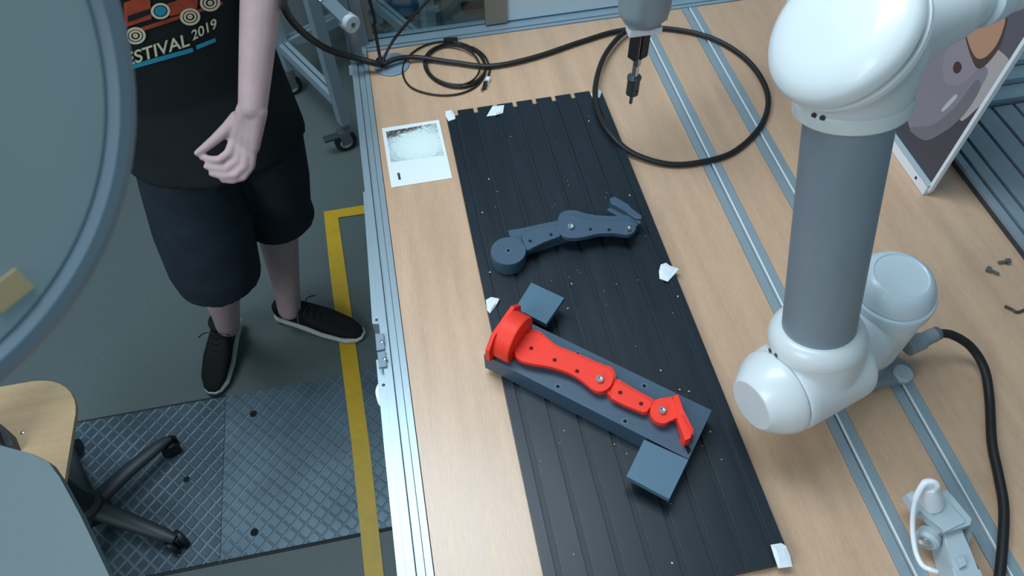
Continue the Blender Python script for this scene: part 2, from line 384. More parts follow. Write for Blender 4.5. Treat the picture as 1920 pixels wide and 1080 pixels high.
def beam(p, q, z, nm='rail', wdt=.04):
    d = q - p; m_ = (p + q) / 2
    for k in (-1, 1):
        off = V((-d.y, d.x, 0)).normalized() * (wdt * .28 * k)
        MB().box((m_.x + off.x, m_.y + off.y, z), (d.length - .04, wdt * .42, .04), math.atan2(d.y, d.x), .001).build(nm, M['alu_x'], tr)
    MB().box((m_.x, m_.y, z - .003), (d.length - .042, wdt * .3, .03), math.atan2(d.y, d.x)).build('rail_groove', M['slot'], tr)
beam(legs[0], legs[1], -.6); beam(legs[2], legs[3], -.6); beam(legs[0], legs[2], -.6); beam(legs[1], legs[3], -.2)
MB().box((legs[0] + legs[3]) / 2 + V((0, 0, .16)), (.5, .5, .03), ang, .003).build('top_board', M['lgrey'], tr)

tag(MB().ball((-.06, 1.62, FL + .13), .13, (.85, .75, 1), 3).ball((-.0, 1.64, FL + .1), .1, (.8, .7, 1), 3).build('bag', M['blue'], remesh=.012, sm=4), 'blurred blue bag on the floor seen through the glass pane', 'bag')
rl = empty('floor_rail', (.05, 1.6, FL), 'pale slotted aluminium rail lying on the floor behind the glass', 'rail')
a_, b_ = at(700, 72, FL + .04), at(880, -12, FL + .04); dd = (b_ - a_); n_ = V((-dd.y, dd.x, 0)).normalized()
for k in (-1, 1): MB().box((a_ + b_) / 2 + n_ * .013 * k - V((0, 0, .02)), (dd.length, .02, .04), math.atan2(dd.y, dd.x), .001).build('profile_half', M['alu_x'], rl)
cr = empty('equipment_case', (.32, 1.2, FL), 'dark equipment case on the floor behind the glass, near the mullion', 'case')
MB().b3(.12, .42, 1.42, 1.8, FL, FL + .25, bev=.01).build('shell', M['cabinet'], cr); MB().b3(.2, .34, 1.40, 1.419, FL + .14, FL + .17, bev=.004).build('handle', M['blackp'], cr)

# silver support arm clamped to the bench corner
sa = empty('support_arm', (-.184, .25, .012), 'silver jointed support arm standing on the bench corner', 'arm')
b0 = V((-.184, .25, .012)); k1 = at(655, 42, .125)
MB().lathe(b0, k1 - b0, [(0, .0165), (.05, .0165), (.052, .0155), ((k1 - b0).length, .0155)], 28).build('upright_tube', M['alu_tube'], sa)
k2 = at(600, -12, .19); dk = (k2 - k1).normalized(); sd = V((.55, -.83, 0))
MB().lathe(k1 - sd * .014, sd, [(0, .019), (.002, .021), (.026, .021), (.028, .019)], 28).build('knuckle', M['rlug'], sa)
MB().lathe(k1 + sd * .0142, sd, [(0, .005), (.001, .005)], 14).build('pivot_screw', M['slot'], sa)
MB().box((k1 + k2) / 2, ((k2 - k1).length, .026, .022), axes=(dk, sd, dk.cross(sd).normalized()), bev=.003).build('arm_bar', M['alu'], sa)
k3 = k2 + dk * .16
MB().cyl(k2, k3, .012).build('grip', M['blackp'], sa)

# ------------------------------------------------------------------ grommet and cables
gr = empty('cable_grommet', at(735, 122), 'round grey cable grommet near the back left bench corner', 'grommet')
g0 = at(735, 122); MB().lathe(g0, UP, [(0, .043), (.003, .043), (.005, .040), (.005, .006)], 40).build('disc', M['grom'], gr)
h0 = at(715, 121, .005); MB().lathe(h0, UP, [(0, .012), (.014, .0115), (.014, .004)], 20).build('outlet', M['blackp'], gr)
def cable(name, pts, r, label, m='cable', cat='cable', n=8):
    return tag(MB().tube(spline(pts, n), r, 10).build(name, M[m]), label, cat)
cable('power_cable', [dep(512, -80, .95) + V((.15, .25, 1.1)), dep(512, -80, .95) + V((.02, .05, .3)), dep(522, -80, .95), at(533, 12, .34), at(562, 55, .23), at(610, 90, .10), at(660, 107, .05), at(700, 118, .03), at(712, 121, .022)], .0075, 'thick black cable sagging from the upper left to the grommet')
cable('sensor_cable', [V((-.165, .27, 1.2)), V((-.165, .27, .6)), at(693, 0, .16), at(702, 50, .09), at(711, 100, .035), at(715, 121, .02)], .004, 'thin black cable running straight up along the corner post')
cable('signal_cable', [V((.05, .29, 1.2)), V((.05, .28, .5)), at(830, -35, .16), at(803, 0, .13), at(768, 38, .09), at(738, 75, .05), at(722, 104, .03), at(717, 121, .02)], .0035, 'thin black cable curving up across the glass pane')
ring = [at(718, 121, .02), at(745, 110, .02), at(785, 108, .012), at(850, 117, .008), at(920, 124, .0075), at(1000, 108, .0075), at(1090, 78, .0075), at(1160, 58, .0075), at(1240, 53, .0075), at(1330, 70, .0075), at(1400, 112, .0075), at(1438, 172, .0075), at(1430, 230, .0075), at(1380, 282, .0075), at(1320, 303, .0075), at(1255, 308, .0075), at(1190, 289, .012), at(1148, 255, .024), at(1122, 212, .026), at(1116, 165, .026), at(1130, 112, .02), at(1155, 75, .018), at(1178, 56, .018)]
cable('robot_cable', ring, .0062, 'long brown black cable looped in one big ring on the bench', n=10)
uc = empty('usb_cable', at(845, 130), 'thin black cable coiled up on the bench beside the grommet', 'cable')
pts = [at(850, 78, .01), at(868, 84, .006)]
for k in range(0, 62):
    lp = k / 12; a = math.radians(-70 + k * 30); w_ = math.sin(lp * 2.1)
    big = max(0, 1 - abs(lp - 3.6) / .55)
    rx = 54 + 5 * w_ + 24 * big; ry = 40 + 4 * math.cos(lp * 1.7) + 10 * big
    pts.append(at(852 - 24 * big + 2 * w_ + rx * math.cos(a) + 6 * math.sin(a), 122 + 8 * big + ry * math.sin(a), .003 + .0042 * (int(lp) % 3) + .001 * w_))
pts += [at(885, 88, .01), at(908, 104, .006), at(918, 128, .004), at(914, 146, .004)]
MB().tube(spline(pts, 6), .0023, 8).build('cord', M['cable'], uc)
pl = at(845, 76, .006); MB().box(pl, (.034, .016, .009), -.15, .002).build('plug', M['blackp'], uc); MB().box(at(836, 73, .006), (.013, .012, .005), -.15).build('plug_tip', M['steel'], uc)
MB().cyl(at(916, 147, .004), at(913, 153, .004), .006).build('collar', M['wpl'], uc); MB().box(at(909, 160, .005), (.009, .024, .007), -.35, .002).build('plug', M['blackp'], uc); MB().box(at(904, 168, .004), (.005, .009, .003), -.35).build('plug_tip', M['dsteel'], uc)

# ------------------------------------------------------------------ printed card
cd = empty('card', at(782, 290), 'white printed card with a photo of pale water, lying left of the black plate', 'card')
q = [at(716, 241, .0006), at(823, 225, .0006), at(848, 334, .0006), at(734, 352, .0006)]
MB().prism(q, UP, .0008).build('sheet', M['paper'], cd, smooth=False)
def bil(u, v): return (q[0] * (1 - u) + q[1] * u) * (1 - v) + (q[3] * (1 - u) + q[2] * u) * v + V((0, 0, .0009))
pm = bpy.data.materials.new('printed landscape'); pm.use_nodes = True
nt = pm.node_tree; L = nt.links; bs = nt.nodes['Principled BSDF']; bs.inputs['Roughness'].default_value = .45
tc = nt.nodes.new('ShaderNodeTexCoord')
def rampn(src, stops):
    r = nt.nodes.new('ShaderNodeValToRGB'); e = r.color_ramp.elements
    while len(e) < len(stops): e.new(.5)
    for el, (p, c) in zip(e, stops): el.position = p; el.color = (*lin(c), 1)
    L.new(src, r.inputs[0]); return r.outputs[0]
sx = nt.nodes.new('ShaderNodeSeparateXYZ'); L.new(tc.outputs['UV'], sx.inputs[0])
nz = nt.nodes.new('ShaderNodeTexNoise'); nz.inputs['Scale'].default_value = 14; nz.inputs['Detail'].default_value = 6; L.new(tc.outputs['UV'], nz.inputs['Vector'])
mp = nt.nodes.new('ShaderNodeMapping'); mp.inputs['Location'].default_value = (-.55, -.42, 0); L.new(tc.outputs['UV'], mp.inputs[0])
ln = nt.nodes.new('ShaderNodeVectorMath'); ln.operation = 'LENGTH'; L.new(mp.outputs[0], ln.inputs[0])
ad = nt.nodes.new('ShaderNodeMath'); ad.operation = 'MULTIPLY_ADD'; L.new(nz.outputs['Fac'], ad.inputs[0]); ad.inputs[1].default_value = .55; L.new(ln.outputs['Value'], ad.inputs[2])
pond = rampn(ad.outputs[0], [(.45, (232, 244, 238)), (.68, (222, 236, 232)), (.82, (196, 210, 214)), (.98, (160, 176, 160))])
edge = rampn(nz.outputs['Fac'], [(.35, (46, 66, 74)), (.5, (70, 88, 92)), (.58, (150, 96, 84)), (.66, (196, 206, 212))])
a2 = nt.nodes.new('ShaderNodeMath'); a2.operation = 'MULTIPLY_ADD'; L.new(nz.outputs['Fac'], a2.inputs[0]); a2.inputs[1].default_value = .45; L.new(sx.outputs[1], a2.inputs[2])
a3 = nt.nodes.new('ShaderNodeMath'); a3.operation = 'MULTIPLY_ADD'; L.new(sx.outputs[0], a3.inputs[0]); a3.inputs[1].default_value = -.26; L.new(a2.outputs[0], a3.inputs[2])
mk = nt.nodes.new('ShaderNodeMapRange'); mk.inputs[1].default_value = .95; mk.inputs[2].default_value = 1.02; L.new(a3.outputs[0], mk.inputs[0])
mx = nt.nodes.new('ShaderNodeMix'); mx.data_type = 'RGBA'; L.new(mk.outputs[0], mx.inputs[0]); L.new(pond, mx.inputs[6]); L.new(edge, mx.inputs[7])
L.new(mx.outputs[2], bs.inputs['Base Color'])
me = bpy.data.meshes.new('picture'); c4 = [bil(.06, .07), bil(.94, .05), bil(.95, .62), bil(.06, .6)]
me.from_pydata([p - world_loc(cd) for p in c4], [], [(0, 3, 2, 1)]); uv = me.uv_layers.new()
for lp in me.loops: uv.data[lp.index].uv = [(0, 1), (1, 1), (1, 0), (0, 0)][lp.vertex_index]
me.materials.append(pm); o = bpy.data.objects.new('picture', me); COL.objects.link(o); o.parent = cd
MB().prism([bil(.13, .79), bil(.17, .79), bil(.175, .9), bil(.135, .9)], UP, .0002).build('caption', M['slot'], cd, smooth=False)

# ------------------------------------------------------------------ black slotted plate
bp_ = empty('slotted_plate', (.18, -.5, 0), 'long black slotted aluminium plate taped down on the workbench', 'plate')
PL = -1.073; ZP = .016
MB().b3(0, .36, PL, -.012, .0005, .0122).build('base', M['black_slot'], bp_, smooth=False)
xs = [.0225 + .045 * k for k in range(8)]
for k in range(7): MB().b3(xs[k] + .0045, xs[k + 1] - .0045, PL, 0, .0122, ZP, bev=.0007).build('slat', M['black'], bp_)
MB().b3(0, xs[0] - .0045, PL, -.012, .0122, ZP, bev=.0007).build('slat', M['black'], bp_)
MB().b3(xs[7] + .0045, .36, PL, -.008, .0122, ZP, bev=.0007).build('slat', M['black'], bp_)
# torn tape pieces
tapes = [('at the far left corner of the black plate', [(836, 209), (846, 207), (852, 216), (853, 222), (841, 226), (836, 216)]),
         ('over a slot on the far edge of the black plate', [(924, 200), (944, 198), (942, 211), (930, 215), (914, 217)]),
         ('under the cable loop at the far right corner of the plate', [(1109, 176), (1121, 166), (1127, 173), (1124, 182), (1112, 184)]),
         ('on the right edge of the plate, level with the grey finger', [(1240, 497), (1249, 494), (1256, 499), (1271, 504), (1264, 513), (1252, 526), (1238, 521), (1237, 508)]),
         ('on the left edge of the plate above the red flange', [(912, 563), (921, 558), (935, 561), (931, 570), (919, 586), (914, 580)]),
         ('at the near right corner of the black plate', [(1447, 1023), (1465, 1020), (1473, 1025), (1480, 1042), (1484, 1060), (1460, 1063), (1452, 1040)])]
for lb, pp in tapes:
    mb = MB(); cx = sum(p[0] for p in pp) / len(pp); cy = sum(p[1] for p in pp) / len(pp); k = 1.1
    out = [at(cx + (x - cx) * k, cy + (y - cy) * k, ZP + .0008 + .0022 * random.random()) for x, y in pp]
    mid = [at(cx + (x - cx) * .55, cy + (y - cy) * .55, ZP + .002 + .003 * random.random()) for x, y in pp]
    bo = [p - V((0, 0, .0012)) for p in out]
    mb.rings([bo, out, mid]); 
    tag(mb.build('tape_piece', M['tapew'], ang=10), 'torn white tape piece ' + lb, 'tape', 'torn tape pieces on the black plate')
cm = MB()
for k in range(60):
    x, y = random.uniform(.01, .35), random.uniform(-1.06, -.05)
    r = random.choice((.0005, .0006, .0008, .0014))
    cm.box((x, y, ZP + r * .5), (r * 2, r * 1.4, r), random.random() * 3)
tag(cm.build('crumbs', M['crumb'], smooth=False), 'pale crumbs scattered over the black slotted plate', 'crumbs', kind='stuff')

# ------------------------------------------------------------------ dark fixture block with red jointed finger
O = V((-.026, -.663, 0)); U = V((.748, -.664, 0)).normalized(); W = V((.664, .748, 0)).normalized()
def uv(u, v, z): return O + U * u + W * v + V((0, 0, z))
AX = (U, W, UP)
fx = empty('fixture_block', uv(.18, .047, ZP), 'dark grey printed block with two square side tabs, holding the red finger', 'fixture')
ZT = .06
MB().box(uv(.186, .0475, (ZT + ZP) / 2), (.369, .095, ZT - ZP), axes=AX, bev=.0012).build('body', M['pgrey'], fx)
MB().prism([at(*p, ZT - .010) for p in ((996, 536), (1058, 565), (1024, 614), (966, 584))], UP, .011, bev=.0008).build('side_tab', M['pgrey_tab'], fx)
MB().prism([at(*p, ZT - .010) for p in ((1206, 829), (1289, 867), (1253, 941), (1173, 898))], UP, .011, bev=.0008).build('side_tab', M['pgrey_tab'], fx)
for p in ((1083, 664), (1046, 725), (1208, 724), (1172, 790)):
    c = at(*p, ZT); MB().lathe(c, UP, [(0, .0058), (.0006, .0056), (.0006, .003)], 20).build('screw_ring', M['pgrey_tab'], fx)
    MB().lathe(c, UP, [(0, .0032), (.0007, .0032)], 16).build('screw_hole', M['hole'], fx)
MB().prism([at(*p, ZT) for p in ((1284, 838), (1290, 835), (1296, 846), (1290, 852))], UP, .0006).build('notch', M['hole'], fx)

rf = empty('jointed_finger', uv(.15, .047, ZT), 'red 3D printed jointed finger with round flange, lying on the dark block', 'finger model')
# octagonal flange standing on edge and its drum
c0 = uv(.012, .044, ZT + .022)
def oct_(c, hw, hz, ch): return [c + W * a + UP * b for a, b in ((-hw, -hz + ch), (-hw + ch, -hz), (hw - ch, -hz), (hw, -hz + ch), (hw, hz - ch), (hw - ch, hz), (-hw + ch, hz), (-hw, hz - ch))]
MB().prism(oct_(c0, .052, .036, .02), U, .007, bev=.0008).build('flange', M['red'], rf)
MB().lathe(c0 + U * .007, U, [(0, .043), (.026, .043), (.029, .041), (.029, .01)], 56).build('drum', M['red'], rf)
def plate_px(pp, z, h, parent, m, name, bev=.0015, sc=1., n=None):
    pts = [at(x, y, z - h) for x, y in pp]
    if sc != 1.:
        c = sum(pts, V((0, 0, 0))) / len(pts); pts = [c + (p - c) * sc for p in pts]
    if n: pts = [p for p in spline(pts, n, True)]
    return MB().prism(pts, UP, h, bev=bev).build(name, M[m], parent)
zr = ZT + .022
big = [(975, 636), (990, 628), (1010, 629), (1024, 640), (1042, 655), (1072, 668), (1100, 679), (1122, 690), (1140, 694), (1149, 705), (1149, 718), (1140, 732), (1127, 738), (1113, 735), (1099, 724), (1082, 711), (1060, 700), (1030, 691), (1000, 686), (978, 680), (966, 668), (965, 650)]
plate_px(big, zr, .007, rf, 'red', 'upper_link', n=3)
plate_px(big, zr - .0075, .0145, rf, 'red', 'lower_link', sc=1.035, n=3)
# neck between drum and link
MB().box(uv(.053, .046, ZT + .006), (.04, .05, .012), axes=AX, bev=.003).build('neck', M['red'], rf)
l2 = [(1150, 720), (1161, 720), (1192, 740), (1220, 754), (1221, 763), (1212, 775), (1204, 776), (1170, 762), (1146, 750), (1143, 742), (1149, 733)]
plate_px(l2, zr - .002, .006, rf, 'red', 'upper_link')
plate_px(l2, zr - .0085, .0135, rf, 'red', 'lower_link', sc=1.07)
MB().cyl(uv(.226, .047, ZT), uv(.226, .047, zr - .009), .017).build('knuckle', M['red'], rf)
toe = [(1219, 766), (1228, 757), (1245, 754), (1262, 752), (1268, 757), (1272, 786), (1258, 790), (1246, 798), (1230, 795), (1219, 782)]
plate_px(toe, zr, .008, rf, 'red', 'toe_joint', n=2)
plate_px(toe, zr - .0085, .0135, rf, 'red', 'lower_link', sc=1.06, n=2)
plate_px([(1258, 752), (1270, 750), (1275, 778), (1296, 812), (1296, 824), (1284, 832), (1277, 826), (1266, 788)], zr + .003, .02, rf, 'red', 'toe_pad', n=None)
plate_px([(1268, 790), (1277, 782), (1295, 816), (1293, 826), (1283, 831)], zr + .007, .010, rf, 'red', 'toe_tip')
plate_px([(1274, 825), (1290, 820), (1291, 834), (1281, 838)], ZT + .012, .012, rf, 'red', 'toe_lip', bev=.001)
for p in ((996, 653), (1040, 675), (1082, 696)): MB().lathe(at(*p, zr + .0001), UP, [(0, .0034), (.0004, .0034)], 16).build('pin_hole', M['redhole'], rf)
for p in ((1163, 736), (1202, 757)): MB().lathe(at(*p, zr - .0019), UP, [(0, .0034), (.0004, .0034)], 16).build('pin_hole', M['redhole'], rf)
def capscrew(p, z, parent, r=.0064):
    c = at(*p, z); MB().lathe(c, UP, [(0, r), (.0045, r), (.0055, r * .9), (.0055, r * .55), (.003, r * .5)], 24).build('cap_screw', M['steel'], parent)
capscrew((1124, 713), zr, rf); capscrew((1241, 771), zr, rf)

# ------------------------------------------------------------------ dark grey jointed finger on the plate
gf = empty('jointed_finger', at(1070, 445, ZP), 'dark grey 3D printed jointed finger lying on the black slotted plate', 'finger model')
zg = ZP + .033
gm = 'pgrey'
dc = at(953, 470, zg)
MB().lathe(V((dc.x, dc.y, ZP + .001)), UP, [(0, .0325), (.012, .0325), (.0125, .0335), (zg - ZP - .0025, .0335), (zg - ZP - .001, .0325)], 56).build('base_disc', M[gm], gf)
MB().lathe(dc, UP, [(-.001, .0062), (.0004, .006), (.0004, .0034)], 24).build('bush', M['pgrey_tab'], gf); MB().lathe(dc, UP, [(-.001, .0034), (.0007, .0034)], 20).build('pin_hole', M['hole'], gf)
# arm from disc to the big link (lower layer + upper plate)
lowl = [(953, 445), (980, 443), (1015, 434), (1045, 428), (1066, 424), (1078, 450), (1050, 458), (1015, 470), (990, 478), (968, 494)]
plate_px(lowl, zg - .009, .023, gf, gm, 'lower_link')
upl = [(977, 444), (981, 440), (1010, 433), (1038, 425), (1050, 430), (1050, 449), (1018, 459), (996, 472), (987, 474), (981, 458)]
plate_px(upl, zg + .001, .0085, gf, gm, 'upper_link', bev=.0012)
bigl = [(1046, 432), (1050, 417), (1062, 411), (1078, 411), (1096, 416), (1118, 420), (1150, 421), (1172, 419), (1184, 422), (1191, 432), (1187, 441), (1174, 446), (1150, 443), (1120, 444), (1098, 449), (1078, 452), (1060, 450), (1049, 443)]
plate_px(bigl, zg + .003, .009, gf, gm, 'upper_link', n=3)
plate_px(bigl, zg - .0065, .0255, gf, gm, 'lower_link', sc=1.02, n=3)
plate_px([(1180, 424), (1192, 422), (1196, 433), (1190, 440), (1178, 440)], zg - .006, .024, gf, gm, 'toe_joint')
# toe: a bar standing on edge, and its inner rib
plate_px([(1141, 386), (1150, 382), (1178, 398), (1180, 405), (1201, 417), (1200, 424), (1190, 424), (1168, 408), (1144, 395)], zg + .001, .022, gf, gm, 'toe_pad')
plate_px([(1136, 404), (1142, 400), (1168, 412), (1176, 418), (1160, 418)], zg - .012, .018, gf, gm, 'toe_rib')
plate_px([(1188, 420), (1199, 424), (1198, 436), (1188, 432)], zg - .004, .026, gf, gm, 'toe_joint')
for p in ((994, 452), (1033, 440)): MB().lathe(at(*p, zg + .0011), UP, [(0, .0032), (.0004, .0032)], 16).build('pin_hole', M['hole'], gf)
for p in ((1107, 430), (1142, 431)): MB().lathe(at(*p, zg + .0031), UP, [(0, .0032), (.0004, .0032)], 16).build('pin_hole', M['hole'], gf)
capscrew((1070, 427), zg + .003, gf); capscrew((1177, 430), zg + .003, gf)

# ------------------------------------------------------------------ white robot
rb = empty('industrial_robot', (.597, -.763, 0), 'white jointed robot arm with aluminium tube, bolted to the slotted strips', 'robot arm')
B = V((.597, -.763, 0)); A = V((.449, -.846, .15)); a = V((-.955, -.297, 0)).normalized(); t = V((-.093, .26, .961)).normalized()
MB().lathe(B, UP, [(.001, .075), (.016, .075), (.019, .072), (.022, .066), (.055, .058)], 56).build('base_foot', M['rgrey'], rb)
fl = [(1603, 738), (1700, 719), (1707, 707), (1700, 693), (1688, 690), (1652, 672), (1560, 690), (1568, 724)]
MB().prism([at(x, y, .002) for x, y in fl], UP, .02, bev=.004).build('base_flange', M['rgrey'], rb)
lg = at(1690, 703, .016); MB().lathe(lg, UP, [(0, .0165), (.008, .0165), (.01, .014)], 28).build('mounting_lug', M['rlug'], rb)
MB().lathe(B, UP, [(.055, .060), (.06, .063), (.07, .064), (.17, .0635), (.2, .062), (.205, .058)], 64).lathe(B + UP * .135, (A + V((0, 0, -.015)) - B - UP * .135), [(0, .06), (.07, .061), (.11, .064)], 64).build('base_housing', M['white'], rb, remesh=.0028, sm=6)
MB().lathe(B, UP, [(.186, .0655), (.190, .066), (.206, .066), (.209, .064)], 64).build('seam_ring', M['cap'], rb)
MB().lathe(B, UP, [(.208, .057), (.211, .0595), (.226, .0575), (.238, .050), (.243, .043), (.244, .040), (.2425, .038), (.2425, .001)], 64).build('joint_cap', M['cap'], rb)
MB().lathe(A, a, [(-.066, .058), (-.062, .066), (-.054, .068), (.05, .068), (.062, .066), (.064, .062)], 64).lathe(A, t, [(0, .064), (.05, .066), (.066, .066), (.072, .062)], 64).build('shoulder_housing', M['white'], rb, remesh=.0028, sm=8)
MB().lathe(A, a, [(.064, .063), (.066, .0655), (.074, .0655), (.092, .058), (.108, .046), (.114, .041), (.115, .038)], 64).build('joint_cap', M['white'], rb)
MB().lathe(A, a, [(.108, .038), (.1145, .0378), (.1145, .001)], 48).build('cap_face', M['cap'], rb)
MB().lathe(A, t, [(.066, .0655), (.07, .068), (.082, .0675), (.094, .062), (.099, .054), (.099, .05)], 64).build('collar', M['white'], rb)
for p in ((1443, 657), (1455, 666)):
    d = ray(*p).normalized(); MB()
MB().lathe(A, t, [(.09, .0495), (.43, .0495)], 64).build('tube', M['alu_tube'], rb)
# elbow
tip = A + t * .432
pc = dep(1558, 40, .715)
rv = (CPOS - pc).normalized(); cx_, cy_ = RM @ V((1, 0, 0)), RM @ V((0, 1, 0))
cx_ = (cx_ - rv * cx_.dot(rv)).normalized(); cy_ = (cy_ - rv * cy_.dot(rv)); cy_ = (cy_ - cx_ * cy_.dot(cx_)).normalized()
e = (rv * .74 + (cx_ * -.78 + cy_ * .62).normalized() * .67).normalized()
MB().lathe(tip, t, [(.004, .052), (.004, .059), (.007, .0625), (.020, .0635), (.024, .062)], 64).build('collar', M['white'], rb)
rp = dep(1846, -14, .80); L2 = (rp - pc + e * .055).length
MB().lathe(tip, t, [(.020, .0605), (.04, .0635), (.07, .068), (.095, .066), (.11, .05)], 64).lathe(pc, e, [(-.085, .045), (-.07, .062), (-.045, .072), (-.012, .074), (-.01, .073)], 64).lathe(pc - e * .055, rp - pc + e * .055, [(0, .050), (.05, .042), (L2 * .7, .037), (L2 - .022, .030), (L2 - .02, .024)], 64).build('elbow_housing', M['white'], rb, remesh=.003, sm=10)
MB().lathe(pc, e, [(-.046, .070), (-.044, .0765), (-.038, .0765), (-.036, .072)], 72).build('seam_ring', M['white'], rb)
MB().lathe(pc, e, [(-.028, .072), (-.026, .0785), (-.018, .0785), (-.010, .074), (-.003, .062), (0, .044), (.0008, .001)], 72).build('joint_cap', M['white'], rb)
fd = (rp - (pc - e * .055)).normalized()
MB().lathe(rp, fd, [(-.016, .030), (-.014, .0345), (.008, .0345), (.010, .030)], 48).build('collar', M['cap'], rb)
MB().lathe(rp, fd, [(.006, .031), (.03, .0325), (.034, .0315), (.036, .0315), (.04, .033), (.3, .033)], 48).build('forearm_tube', M['white'], rb)
# fixing screws on the collars
sh = A + t * .076
def on_cyl(p, o, ax, r):   # where a pixel ray meets a collar
    d = ray(*p).normalized(); w0 = CPOS - o; d2 = d - ax * d.dot(ax); w2 = w0 - ax * w0.dot(ax)
    qa, qb, qc = d2.dot(d2), 2 * d2.dot(w2), w2.dot(w2) - r * r; disc = qb * qb - 4 * qa * qc
    if disc < 0: return None
    return CPOS + d * ((-qb - disc ** .5) / 2 / qa)
for p, o_, ax, r in (((1443, 657), A, t, .068), ((1455, 666), A, t, .068), ((1526, 217), tip, t, .0625), ((1542, 222), tip, t, .0625)):
    h = on_cyl(p, o_, ax, r)
    if h is not None:
        nn = (h - o_) - ax * (h - o_).dot(ax); nn.normalize()
        MB().lathe(h, nn, [(-.001, .0032), (.0006, .0032), (.0006, .0015)], 16).build('fixing_screw', M['slot'], rb)
# power plug and cable
pk = empty('robot_power_lead', at(1755, 625, .09), 'thick black lead with grey screw connector, curving right from the robot base', 'cable')
c1, c2 = at(1700, 652, .055), at(1757, 625, .062)
MB().lathe(c1, c2 - c1, [(0, .015), (.03, .015), (.032, .0125), ((c2 - c1).length - .006, .0125), ((c2 - c1).length, .010)], 28).build('connector', M['rgrey'], pk)
MB().lathe(c2 - (c2 - c1).normalized() * .006, c2 - c1, [(0, .0118), (.008, .0118), (.012, .008)], 24).build('gland', M['dsteel'], pk)
MB().tube(spline([c2, at(1785, 628, .058), at(1820, 650, .04), at(1845, 690, .022), at(1855, 745, .0085), at(1860, 830, .0085), at(1872, 890, .0085), at(1882, 950, .0085), at(1880, 1020, .0085), at(1872, 1100, .0085), at(1860, 1180, .0085)], 10), .0075, 14).build('cord', M['cable'], pk)

# ------------------------------------------------------------------ tool head coming down from above
tx, ty = .362, -.19
rw = empty('robot_tool_head', (tx, ty, .14), 'grey robot wrist pointing down with white clamp and socket bit', 'tool')
zz = lambda y: .14 + (188.5 - y) * (.21 / 174.1)
def tl(prof, nm, m, seg=32): return MB().lathe((tx, ty, 0), UP, sorted(prof), seg).build(nm, M[m], rw)
tl([(zz(194), .0035), (zz(176), .0035)], 'hex_bit', 'dsteel', 6)
tl([(zz(177), .006), (zz(173), .0125), (zz(145), .0125), (zz(143), .0140), (zz(140), .0140), (zz(139), .010)], 'bit_holder', 'collet')
MB().lathe(V((tx, ty, zz(162))) + V((.004, -.0122, 0)), (.3, -1, 0), [(0, .0022), (.0006, .0022)], 12).build('grub_hole', M['hole'], rw)
tl([(zz(142), .0068), (zz(113), .0068)], 'shaft', 'steel'); tl([(zz(116), .0085), (zz(100), .0095)], 'hex_nut', 'steel', 6)
MB().box((tx + .006, ty + .004, zz(76)), (.020, .024, (zz(50) - zz(102))), .5, .002).build('motor_body', M['blackp'], rw)
MB().box((tx - .010, ty - .004, zz(76)), (.010, .02, (zz(50) - zz(100))), .5, .002).build('motor_side', M['blackp'], rw)
tl([(zz(104), .007), (zz(50), .0068)], 'chrome_rod', 'steel')
zc = zz(42)
MB().box((tx, ty - .014, zc), (.062, .026, .014), .0, .003).build('clamp', M['wpl'], rw)
MB().box((tx + .02, ty + .016, zc + .004), (.06, .03, .012), .0, .003).build('clamp_back', M['lgrey'], rw)
tl([(zz(48), .012), (zz(22), .012)], 'spindle', 'dsteel'); tl([(zz(33), .036), (zz(26), .037), (zz(25), .030)], 'flange', 'rgrey', 40)
tl([(zz(26), .040), (zz(22), .0445), (zz(10), .047), (zz(-60), .047), (zz(-75), .042)], 'wrist_joint', 'wrist', 48)
MB().cyl((tx, ty, zz(-40)), (tx + .35, ty + .15, zz(-60)), .042, .042, 40).build('wrist_link', M['wrist'], rw)

# ------------------------------------------------------------------ grey joint close to the camera at the left
jd = dep(-740, 112, .215); nd = (CPOS - jd).normalized(); Rj = .151
jn = empty('robot_joint', jd, 'large round grey robot joint close to the camera at the left edge', 'robot joint')
MB().lathe(jd, nd, [(-.10, Rj * .78), (-.05, Rj * .88), (-.014, Rj * .98), (-.004, Rj), (.002, Rj * .99), (.005, Rj * .965), (.005, Rj * .935), (.0, Rj * .915)], 140).build('rim', M['dwrist'], jn)
MB().lathe(jd, nd, [(-.003, Rj * .92), (.0005, Rj * .905), (.0015, Rj * .6), (.002, .001)], 140).build('cap_face', M['dface'], jn)
MB().lathe(jd - nd * .10, -nd, [(0, Rj * .76), (.05, Rj * .74), (.06, Rj * .66)], 80).cyl(jd - nd * .10, jd - nd * .16 + V((-.5, .1, .25)), Rj * .58, Rj * .5, 64).build('arm_link', M['dwrist'], jn)
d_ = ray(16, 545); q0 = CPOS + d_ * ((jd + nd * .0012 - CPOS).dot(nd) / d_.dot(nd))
MB().box(q0, (.016, .011, .0016), axes=(frame(nd)[0], frame(nd)[1], nd), bev=.0005).build('painted_reflection', mat('painted warm reflection', (214, 186, 140), .5), jn)  # tan patch paints a warm reflection onto the cap face

